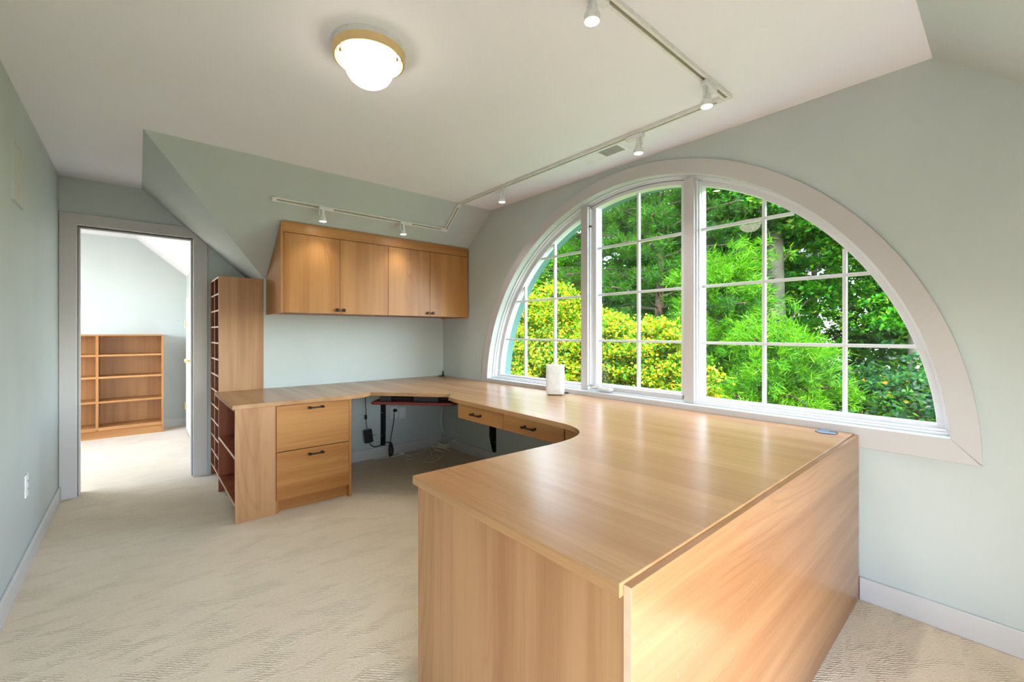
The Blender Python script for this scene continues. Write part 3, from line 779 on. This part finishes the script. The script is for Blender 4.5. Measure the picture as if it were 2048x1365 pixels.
# ceiling vent
cv = thing('ceiling_vent', 'white slotted air vent in the ceiling beside the window-side track', 'vent', (2.305, 1.765, ZC))
VX0, VX1, VY0, VY1 = 2.228, 2.372, 1.585, 1.945
MB().plate([(VX0, VY0), (VX1, VY0), (VX1, VY1), (VX0, VY1)], [[(VX0+.022, VY0+.022), (VX1-.022, VY0+.022), (VX1-.022, 1.757), (VX0+.022, 1.757)], [(VX0+.022, 1.773), (VX1-.022, 1.773), (VX1-.022, VY1-.022), (VX0+.022, VY1-.022)]], 'z', ZC-.006, ZC-.0005).build('grille_frame', M['ceil'], cv, bevel=.001)
m = MB(); m2 = MB()
for k in range(12):
    y = VY0+.028+k*.0125; m.obox((2.300, y, ZC-.004), (1,0,0), Vector((0,.8,.6)), Vector((0,-.6,.8)), .050, .0045, .0006)
    y = 1.781+k*.0125; m2.obox((2.300, y, ZC-.004), (1,0,0), Vector((0,.8,-.6)), Vector((0,.6,.8)), .050, .0045, .0006)
m.build('louvres', M['ceil'], cv); m2.build('louvres', M['ceil'], cv)
MB().box(VX0+.02, VX1-.02, VY0+.02, VY1-.02, ZC-.0008, ZC-.0003).build('duct', M['beige'], cv)

# ------------------------------------------------------------------ the next room
RX = .490; RY = 7.31; RC = 2.445
struct(MB().plate([(-2.0, 0), (RX+.1, 0), (RX+.1, 2.06), (-.02, RC), (-2.0, RC)], [], 'y', RY, RY+.1).build('wall_next_room_far', M['wall']))
struct(MB().box(RX, RX+.1, YD+.12, RY, 0, 2.06).build('wall_next_room_right', M['wall']))
struct(MB().plate([(YD+.12, 0), (RY, 0), (RY, RC), (YD+.12, RC)], [[(4.95, .5), (6.95, .5), (6.95, 2.25), (4.95, 2.25)]], 'x', -2.12, -2.0).build('wall_next_room_left', M['wall']))
struct(MB().box(-2.0, XL-.12, YD, YD+.12, 0, RC).build('wall_next_room_near', M['wall']))
w3 = thing('added_window_next_room', None, None, (-2.0, 5.95, .5), kind='structure')  # unseen window added to bring daylight into the next room
MB().plate([(4.87, .42), (7.03, .42), (7.03, 2.33), (4.87, 2.33)], [[(4.98, .53), (6.92, .53), (6.92, 2.22), (4.98, 2.22)]], 'x', -2.05, -1.985).build('added_window_frame', M['trim'], w3)
struct(MB().box(-2.12, -.02, YD+.12, RY+.1, RC, RC+.1).build('ceiling', M['ceil']))
slab('ceiling', [(-.02, YD+.12, RC), (-.02, RY+.1, RC), (RX+.1, RY+.1, RC-.85*(RX+.12)), (RX+.1, YD+.12, RC-.85*(RX+.12))], M['ceil'])
struct(MB().box(.24, RX, RY-.013, RY, 0, .10).build('baseboard_far', M['base']))
bc = thing('bookcase', 'low wood-grain bookcase with a divider in the room beyond the doorway', 'bookcase', (-.3, 7.14, 0))
BX0, BX1, BY0, BY1, BZ = -.98, .240, 6.985, RY-.002, 1.226
MB().box(BX0, BX0+.02, BY0, BY1, 0, BZ-.018).build('side_panel', M['cz'], bc)
MB().box(BX1-.02, BX1, BY0, BY1, 0, BZ-.018).build('side_panel', M['cz'], bc)
MB().box(BX0, BX1, BY0, BY1, BZ-.0175, BZ).build('top_panel', M['dx'], bc)
MB().box(BX0+.02, BX1-.02, BY1-.012, BY1, 0, BZ-.018).build('back_panel', M['cz'], bc)
MB().box(-.378, -.354, BY0+.001, BY1-.013, .10, BZ-.018).build('divider', M['cz'], bc)
MB().box(BX0+.02, BX1-.02, BY0+.012, BY0+.03, 0, .095).build('toe_kick', M['dx'], bc)
for z in (.132, .438, .728, .988):
    for a, b in ((BX0+.02, -.378), (-.354, BX1-.02)):
        MB().box(a, b, BY0+.002, BY1-.013, z-(.022 if z > .2 else .036), z).build('shelf', M['dx'], bc)
# low white door in the right-hand wall
dd = thing('door_2', None, None, (RX, 6.6, 0), kind='structure')
DXf = RX-.012
MB().plate([(5.99, .0), (6.08, .0), (6.08, 1.605), (6.995, 1.605), (6.995, 0), (7.075, 0), (7.075, 1.69), (5.99, 1.69)], [], 'x', DXf-.006, RX-.001).build('casing', M['door'], dd)
pn_ = []
for y0, y1 in ((6.20, 6.49), (6.60, 6.88)):
    for z0, z1 in ((.16, .74), (.92, 1.46)): pn_.append([(y0, z0), (y1, z0), (y1, z1), (y0, z1)])
lf = MB().plate([(6.085, .01), (6.99, .01), (6.99, 1.60), (6.085, 1.60)], pn_, 'x', DXf-.012, RX-.006).build('door_leaf', M['door'], dd, bevel=.002)
MB().box(RX-.008, RX-.002, 6.10, 6.98, .02, 1.59).build('door_panels', M['door'], dd)
MB().lathe([(.030,0),(.030,.006),(.012,.010),(.010,.030),(.024,.040),(.029,.052),(.022,.064),(0,.068)], (DXf-.012, 6.30, .92), (-1,0,0), 24).build('door_knob', M['brass'], dd, smooth=True)
for z in (.30, 1.36):
    MB().rod((DXf-.018, 7.0, z-.045), (DXf-.018, 7.0, z+.045), .007, 10).box(DXf-.014, DXf-.010, 6.96, 7.03, z-.04, z+.04).build('hinge', M['brass'], dd)
MB().rod((DXf-.018, 7.0, 1.40), (DXf-.085, 6.98, 1.402), .004, 8).rod((DXf-.08, 6.98, 1.402), (DXf-.095, 6.975, 1.402), .009, 10).build('door_stop_pin', M['steel'], dd)

# ------------------------------------------------------------------ outside: ground, house, trees
rng = np.random.default_rng(11)
def ground():
    n = 40; bm = bmesh.new(); g = []
    for i in range(n+1):
        row = []
        for j in range(n+1):
            x = 3.2+i*42/n; y = -14+j*54/n
            z = -3.0+max(0, x-10)*.16+.25*math.sin(x*.7+y*.5)+.2*math.sin(y*.9-x*.3)
            row.append(bm.verts.new((x, y, z)))
        g.append(row)
    for i in range(n):
        for j in range(n): bm.faces.new([g[i][j], g[i+1][j], g[i+1][j+1], g[i][j+1]])
    me = bpy.data.meshes.new('garden_ground'); bm.to_mesh(me); bm.free(); me.materials.append(M['ground'])
    o = bpy.data.objects.new('garden_ground', me); C.objects.link(o); o['kind'] = 'structure'
ground()
def gz(x, y): return -3.0+max(0, x-10)*.16+.25*math.sin(x*.7+y*.5)+.2*math.sin(y*.9-x*.3)

def leaves_mesh(name, pts, L, Wd, mat, parent, org, droop=0.0, jitter=.35, dirs=None, fold=.3):
    """one leaf (two-sided folded diamond) at each point"""
    n = len(pts); p = np.asarray(pts)-np.asarray(org)
    if dirs is None:
        d = rng.normal(size=(n, 3)); d[:, 2] = d[:, 2]*.6-droop
    else: d = dirs+rng.normal(size=(n, 3))*jitter
    d /= np.linalg.norm(d, axis=1)[:, None]
    a = rng.normal(size=(n, 3)); s = np.cross(d, a); s /= np.linalg.norm(s, axis=1)[:, None]
    nn = np.cross(d, s)
    l = (L*rng.uniform(.65, 1.25, n))[:, None]; wd = (Wd*rng.uniform(.7, 1.2, n))[:, None]
    q = np.empty((n, 4, 3)); q[:, 0] = p; q[:, 1] = p+d*l*.45+s*wd*.5+nn*wd*fold; q[:, 2] = p+d*l; q[:, 3] = p+d*l*.45-s*wd*.5+nn*wd*fold
    me = bpy.data.meshes.new(name)
    me.vertices.add(n*4); me.vertices.foreach_set('co', q.reshape(-1))
    f = np.arange(n)[:, None]*4+np.array([0,1,2,0,2,3]); f = f.reshape(-1)
    me.loops.add(n*6); me.loops.foreach_set('vertex_index', f.astype(np.int32))
    me.polygons.add(n*2); me.polygons.foreach_set('loop_start', (np.arange(n*2)*3).astype(np.int32))
    me.update(calc_edges=True); me.materials.append(mat)
    o = bpy.data.objects.new(name, me); C.objects.link(o); o.parent = parent
    return o
def trunk_mesh(base, top, r0, r1, bends, mat, parent, branches=()):
    m = MB(); b, t_ = Vector(base), Vector(top); pts = []
    k = 8
    rs = []
    for i in range(k+1):
        t = i/k; p = b.lerp(t_, t)+Vector((math.sin(t*5+b.x)*bends, math.cos(t*4+b.y)*bends, 0)); pts.append(p); rs.append(r0+(r1-r0)*t)
    rings = []
    for p, r in zip(pts, rs): rings.append([m.bm.verts.new(p+Vector((math.cos(2*PI*j/12)*r, math.sin(2*PI*j/12)*r, 0))) for j in range(12)])
    for A, B in zip(rings, rings[1:]):
        for j in range(12): m.bm.faces.new([A[j], A[(j+1)%12], B[(j+1)%12], B[j]])
    for (h, e, r) in branches:
        s = b.lerp(t_, h); mid = s.lerp(Vector(e), .5)+Vector((0,0,.12)); m.tube(smooth_pts([s, mid, e], 4), r, 6)
    o = m.build('trunk', mat, parent, smooth=True); return o
def clump_tree(name, label, cat, base, crowns, n, L, Wd, mat, bark, r0=.16, group=None, droop=0., top=None):
    """crowns: list of (centre, radii); leaves gather in small sprays inside each crown"""
    x, y = base; zb = gz(x, y)-.05
    t = thing(name, label, cat, (x, y, zb), group)
    vol = np.array([c[1][0]*c[1][1]*c[1][2] for c in crowns]); prob = vol/vol.sum(); P = []
    br = []
    ns = max(12, n//55)
    sp = []
    for i in range(ns):
        c, r = crowns[rng.choice(len(crowns), p=prob)]
        d = rng.normal(size=3); d /= np.linalg.norm(d); q = rng.uniform(.45, 1)**.5
        sp.append(np.array(c)+d*np.array(r)*q)
    sp = np.array(sp)
    idx = rng.integers(0, ns, n); rad = np.array([min(c[1]) for c in crowns]).mean()
    P = sp[idx]+rng.normal(size=(n, 3))*np.array([1, 1, .5])*rad*.105
    for j in range(0, ns, max(1, ns//16)): br.append((min(.95, max(.3, (sp[j][2]-zb)/((top or crowns[0][0][2])-zb+1e-3)*.75)), Vector(sp[j]), .02))
    topz = top or crowns[0][0][2]
    trunk_mesh((x, y, zb), (x+.1, y-.1, topz), r0, r0*.45, r0*.5, bark, t, br)
    leaves_mesh('foliage', P, L, Wd, mat, t, (x, y, zb), droop)
    return t
def pine(name, label, base, h, R, n, mat, bark, zlow=-1.0, r0=.17, droop=.2, only=None):
    """whorled branches carrying tufts of needles"""
    x, y = base; zb = gz(x, y)-.05
    t = thing(name, label, 'tree', (x, y, zb), 'pine trees outside the window')
    br = []; tips = []; dirs = []
    z = zlow; 
    while z < h:
        k = 1-(z-zlow)/(h-zlow+1.2)
        for j in range(6):
            a = rng.uniform(0, 2*PI); Lb = R*(.35+.65*k)*rng.uniform(.75, 1.1)
            e = Vector((x+Lb*math.cos(a), y+Lb*math.sin(a), z+rng.uniform(-.1, .5)))
            br.append(((z-zb)/(h-zb), e, .022))
            for s in np.linspace(.35, 1, 9):
                c = Vector((x, y, z)).lerp(e, s)
                for q in range(3):
                    off = rng.normal(size=3)*np.array([.22, .22, .09])
                    tips.append(np.array(c)+off); dirs.append(np.array([math.cos(a), math.sin(a), .45])+rng.normal(size=3)*.35)
        z += .34
    tips = np.array(tips); dirs = np.array(dirs)
    idx = rng.integers(0, len(tips), n)
    P = tips[idx]+rng.normal(size=(n, 3))*.05
    trunk_mesh((x, y, zb), (x, y, h), r0, .04, .04, bark, t, br)
    leaves_mesh('needles', P, .17, .014, mat, t, (x, y, zb), 0, .75, dirs[idx], 0)
    return t

# yellow shrubs close to the window
clump_tree('yellow_shrub', 'yellow-leaved shrub filling the left light of the arched window', 'shrub', (6.1, 6.1),
    [((6.1, 6.3, .8), (1.0, 1.2, 1.2)), ((6.0, 7.3, .4), (.9, 1.0, 1.5)), ((5.8, 5.5, .2), (.9, .9, 1.1)), ((6.2, 6.0, 1.75), (.6, .65, .55)), ((6.0, 5.6, -1.0), (1.0, 1.5, 1.0))], 90000, .064, .04, M['leaf_yellow'], M['bark'], .07, 'yellow shrubs outside the window', top=1.2)
clump_tree('yellow_shrub', 'yellow-leaved shrub low behind the middle light of the window', 'shrub', (6.0, 3.9),
    [((6.0, 4.3, .6), (.9, .8, .95)), ((5.9, 3.6, .5), (.8, .7, 1.05)), ((6.1, 4.6, 1.2), (.5, .5, .5)), ((5.9, 2.95, .0), (.6, .38, 1.0)), ((6.0, 3.8, -1.0), (1.0, 1.3, .9))], 70000, .064, .04, M['leaf_yellow'], M['bark'], .07, 'yellow shrubs outside the window', top=.8)
# pines
pine('pine_tree', 'dark pine tree behind the upper half of the middle light', (10.6, 6.2), 8.2, 2.9, 120000, M['needle'], M['bark_d'], 1.2)
pine('pine_tree', 'dark pine tree behind the gap between left and middle lights', (12.2, 9.6), 8.0, 2.8, 70000, M['needle'], M['bark_d'], .8)
pine('pine_tree', 'bright green pine boughs low behind the left edge of the right light', (9.2, 2.95), 1.05, 1.35, 52000, M['needle_b'], M['bark_d'], -1.4, .11)
pine('pine_tree', 'bright green young pine behind the upper left panes of the right light', (9.9, 4.35), 2.9, 1.15, 50000, M['needle_b'], M['bark_d'], .2, .08)
# broadleaved trees
BT = 'broadleaved trees outside the window'
clump_tree('leafy_tree', 'fresh green tree with thick grey trunk behind the middle of the right light', 'tree', (12.5, 3.95),
    [((12.8, 4.4, 5.0), (2.2, 2.2, 1.5)), ((12.0, 2.8, 4.6), (1.6, 1.6, 1.0)), ((13.4, 5.6, 4.4), (1.6, 1.6, 1.2)), ((12.4, 3.4, 6.8), (2.2, 2.4, 1.4)), ((13.6, 3.2, 3.0), (1.2, 1.6, 1.0)), ((14.4, 5.2, 2.4), (1.4, 1.8, 1.6))], 60000, .13, .085, M['leaf_green'], M['bark'], .27, BT, top=7.5)
clump_tree('leafy_tree', 'fresh green tree seen high behind the left edge of the right light', 'tree', (14.5, 7.6),
    [((14.5, 7.4, 5.4), (2.4, 2.2, 2.2)), ((14.2, 6.2, 3.6), (2.0, 1.6, 1.2)), ((14.4, 8.6, 3.0), (1.8, 1.8, 1.8))], 36000, .14, .09, M['leaf_green'], M['bark'], .20, BT, top=7.0)
clump_tree('leafy_tree', 'slender grey-trunked tree near the far right of the window', 'tree', (13.2, 1.55),
    [((13.2, 1.6, 3.5), (1.5, 1.2, .8)), ((13.6, .6, 2.6), (1.6, 1.1, .8)), ((12.4, 1.2, 1.7), (1.1, .9, .5)), ((13.2, 1.9, 5.2), (2.2, 2.2, 1.1))], 34000, .12, .08, M['leaf_green'], M['bark'], .13, BT, top=5.6)
clump_tree('leafy_tree', 'green tree rising behind the yellow shrub in the left light', 'tree', (13.0, 13.2),
    [((13.0, 13.2, 3.2), (2.6, 2.8, 2.6)), ((12.0, 11.6, 2.2), (1.8, 1.8, 2.0)), ((12.5, 15.5, 1.8), (2.2, 2.4, 2.2))], 36000, .15, .10, M['leaf_green'], M['bark'], .18, BT, top=4.5)
clump_tree('undergrowth_bush', 'dark blue-green bush low behind the right light', 'shrub', (10.6, 1.9),
    [((10.6, 2.2, -.3), (1.4, 1.6, .9)), ((10.8, .9, -.2), (1.4, 1.0, 1.0)), ((11.5, 3.6, -.2), (1.4, 1.5, .8))], 34000, .10, .065, M['leaf_teal'], M['bark_d'], .05, 'bushes under the trees', top=.2)
clump_tree('undergrowth_bush', 'blue-green bush flecked with orange in the bottom right corner of the window', 'shrub', (7.4, .85),
    [((7.4, .75, -.15), (.8, .55, .9)), ((7.6, 1.5, -.6), (.8, .7, .7))], 22000, .08, .05, M['leaf_teal'], M['bark_d'], .04, 'bushes under the trees', top=.2)
clump_tree('undergrowth_bush', 'deep green thicket low behind the middle light', 'shrub', (12.0, 6.6),
    [((12.0, 6.8, .0), (1.8, 2.2, 1.4)), ((12.6, 9.6, .0), (1.8, 2.2, 1.5)), ((12.5, 5.2, -.1), (1.5, 1.2, 1.4))], 30000, .13, .085, M['leaf_deep'], M['bark_d'], .05, 'bushes under the trees', top=.5)
# deeper wood
clump_tree('leafy_tree', 'light green tree between the thick trunk and the white house', 'tree', (18.0, 4.6),
    [((18.0, 4.4, 5.8), (2.0, 3.6, 1.7)), ((17.6, 6.6, 3.2), (1.6, 1.6, 2.0)), ((18.2, 3.6, 1.4), (1.8, 2.8, 1.2)), ((18.0, 2.4, 3.4), (1.2, 1.0, 1.2)), ((18.3, 4.4, 3.6), (1.0, 1.8, 1.2))], 42000, .15, .10, M['leaf_green'], M['bark'], .14, BT, top=5.8)
far = [((19.5, -.4), 3.0, 'deep green woodland tree far behind the right edge of the window'), ((20, 9.0), 4.0, 'deep green woodland tree far behind the post of the right light'), ((21.5, 14.5), 4.0, 'deep green woodland tree far behind the middle light'),
       ((20, 20.5), 4.0, 'deep green woodland tree far behind the post of the left light'), ((18, 26.5), 4.0, 'deep green woodland tree far behind the left light')]
for (x, y), zc, lab in far:
    clump_tree('woodland_tree', lab, 'tree', (x, y), [((x, y, zc+1.5), (3.0, 3.4, 3.4)), ((x-1, y+1.5, zc-2.2), (2.6, 3.0, 2.4)), ((x-.5, y-1.6, zc-3.2), (2.2, 2.6, 1.6))], 26000, .26, .17, M['leaf_deep'], M['bark'], .25, 'woodland trees at the back', top=zc+3)
# neighbouring house glimpsed through the leaves
hs = thing('neighbour_house', 'white house glimpsed through the leaves behind the right light', 'house', (27, 6.0, 1.0))
MB().box(25, 32, .5, 8.6, -1.0, 5.2).build('wall', M['house'], hs)
MB().prism([(24.6, .1, 5.2), (32.4, .1, 5.2), (28.5, .1, 7.6)], (0, 8.9, 0)).build('roof', M['roof'], hs)
for y in (1.6, 3.3, 5.0, 6.7):
    f = MB().plate([(y, 2.6), (y+.95, 2.6), (y+.95, 4.4), (y, 4.4)], [[(y+.1, 2.7), (y+.85, 2.7), (y+.85, 4.3), (y+.1, 4.3)]], 'x', 24.9, 25.0).build('window', M['house'], hs)
    MB().box(24.94, 24.96, y+.1, y+.85, 2.7, 4.3).build('pane', M['pane'], f)

# ------------------------------------------------------------------ light
sc = bpy.context.scene
wd = bpy.data.worlds.new('sky'); sc.world = wd; wd.use_nodes = True; nt = wd.node_tree; nt.nodes.clear()
sky = nt.nodes.new('ShaderNodeTexSky'); sky.sky_type = 'NISHITA'; sky.sun_disc = False; sky.sun_elevation = math.radians(42); sky.sun_rotation = math.radians(0)
bg = nt.nodes.new('ShaderNodeBackground'); bg.inputs[1].default_value = 2.1
hs_ = nt.nodes.new('ShaderNodeHueSaturation'); hs_.inputs['Saturation'].default_value = .7
wo = nt.nodes.new('ShaderNodeOutputWorld')
nt.links.new(sky.outputs[0], hs_.inputs['Color']); nt.links.new(hs_.outputs[0], bg.inputs[0]); nt.links.new(bg.outputs[0], wo.inputs[0])
def light(name, kind, loc, energy, col=(1,1,1), target=None, **kw):
    d = bpy.data.lights.new(name, kind); d.energy = energy; d.color = col
    for k, v in kw.items(): setattr(d, k, v)
    o = bpy.data.objects.new(name, d); C.objects.link(o); o.location = loc
    if target is not None: o.rotation_euler = (Vector(target)-Vector(loc)).to_track_quat('-Z', 'Y').to_euler()
    return o
light('sun', 'SUN', (-4, -8, 14), 15.0, (1, .985, .95), target=(-4+.30, -8+.50, 14-.81), angle=.01)
for p in lights:
    light('track_lamp', 'SPOT', p, 4 if p.y > 3.3 else 13, (1, .98, .96), target=p+Vector((0,0,-1)), spot_size=math.radians(110), spot_blend=.9, shadow_soft_size=.025)
light('next_room_fill', 'POINT', (-.9, 6.0, 2.2), 9, (1, .97, .94), shadow_soft_size=.12)  # unseen fill light without a fixture, added to brighten the next room
# portals that help the renderer sample daylight in the two added windows
def portal(name, loc, target, sx, sy):
    o = light(name, 'AREA', loc, 1, target=target, shape='RECTANGLE', size=sx, size_y=sy); o.data.cycles.is_portal = True
portal('daylight_portal', (.535, YF-.14, .84), (.535, 5, .84), 1.85, 1.25)
portal('daylight_portal', (-2.14, 5.95, 1.38), (5, 5.95, 1.38), 2.0, 1.8)
portal('daylight_portal', (XR+.32, WY, 1.5), (-5, WY, 1.5), 3.1, 1.6)

# ------------------------------------------------------------------ camera
cam = bpy.data.cameras.new('camera'); co = bpy.data.objects.new('camera', cam); C.objects.link(co)
co.location = (0, 0, E); co.rotation_euler = (PI/2, 0, -TH)
cam.sensor_fit = 'HORIZONTAL'; cam.sensor_width = 36; cam.lens = 36*F_/2048
cam.shift_y = -(682.5-H_)/2048; cam.clip_start = .02; cam.clip_end = 200
sc.camera = co
sc.view_settings.view_transform = 'Standard'; sc.view_settings.look = 'None'
sc.view_settings.exposure = .78; sc.view_settings.gamma = 1
for o in bpy.data.objects:
    if '_w' in o: del o['_w']
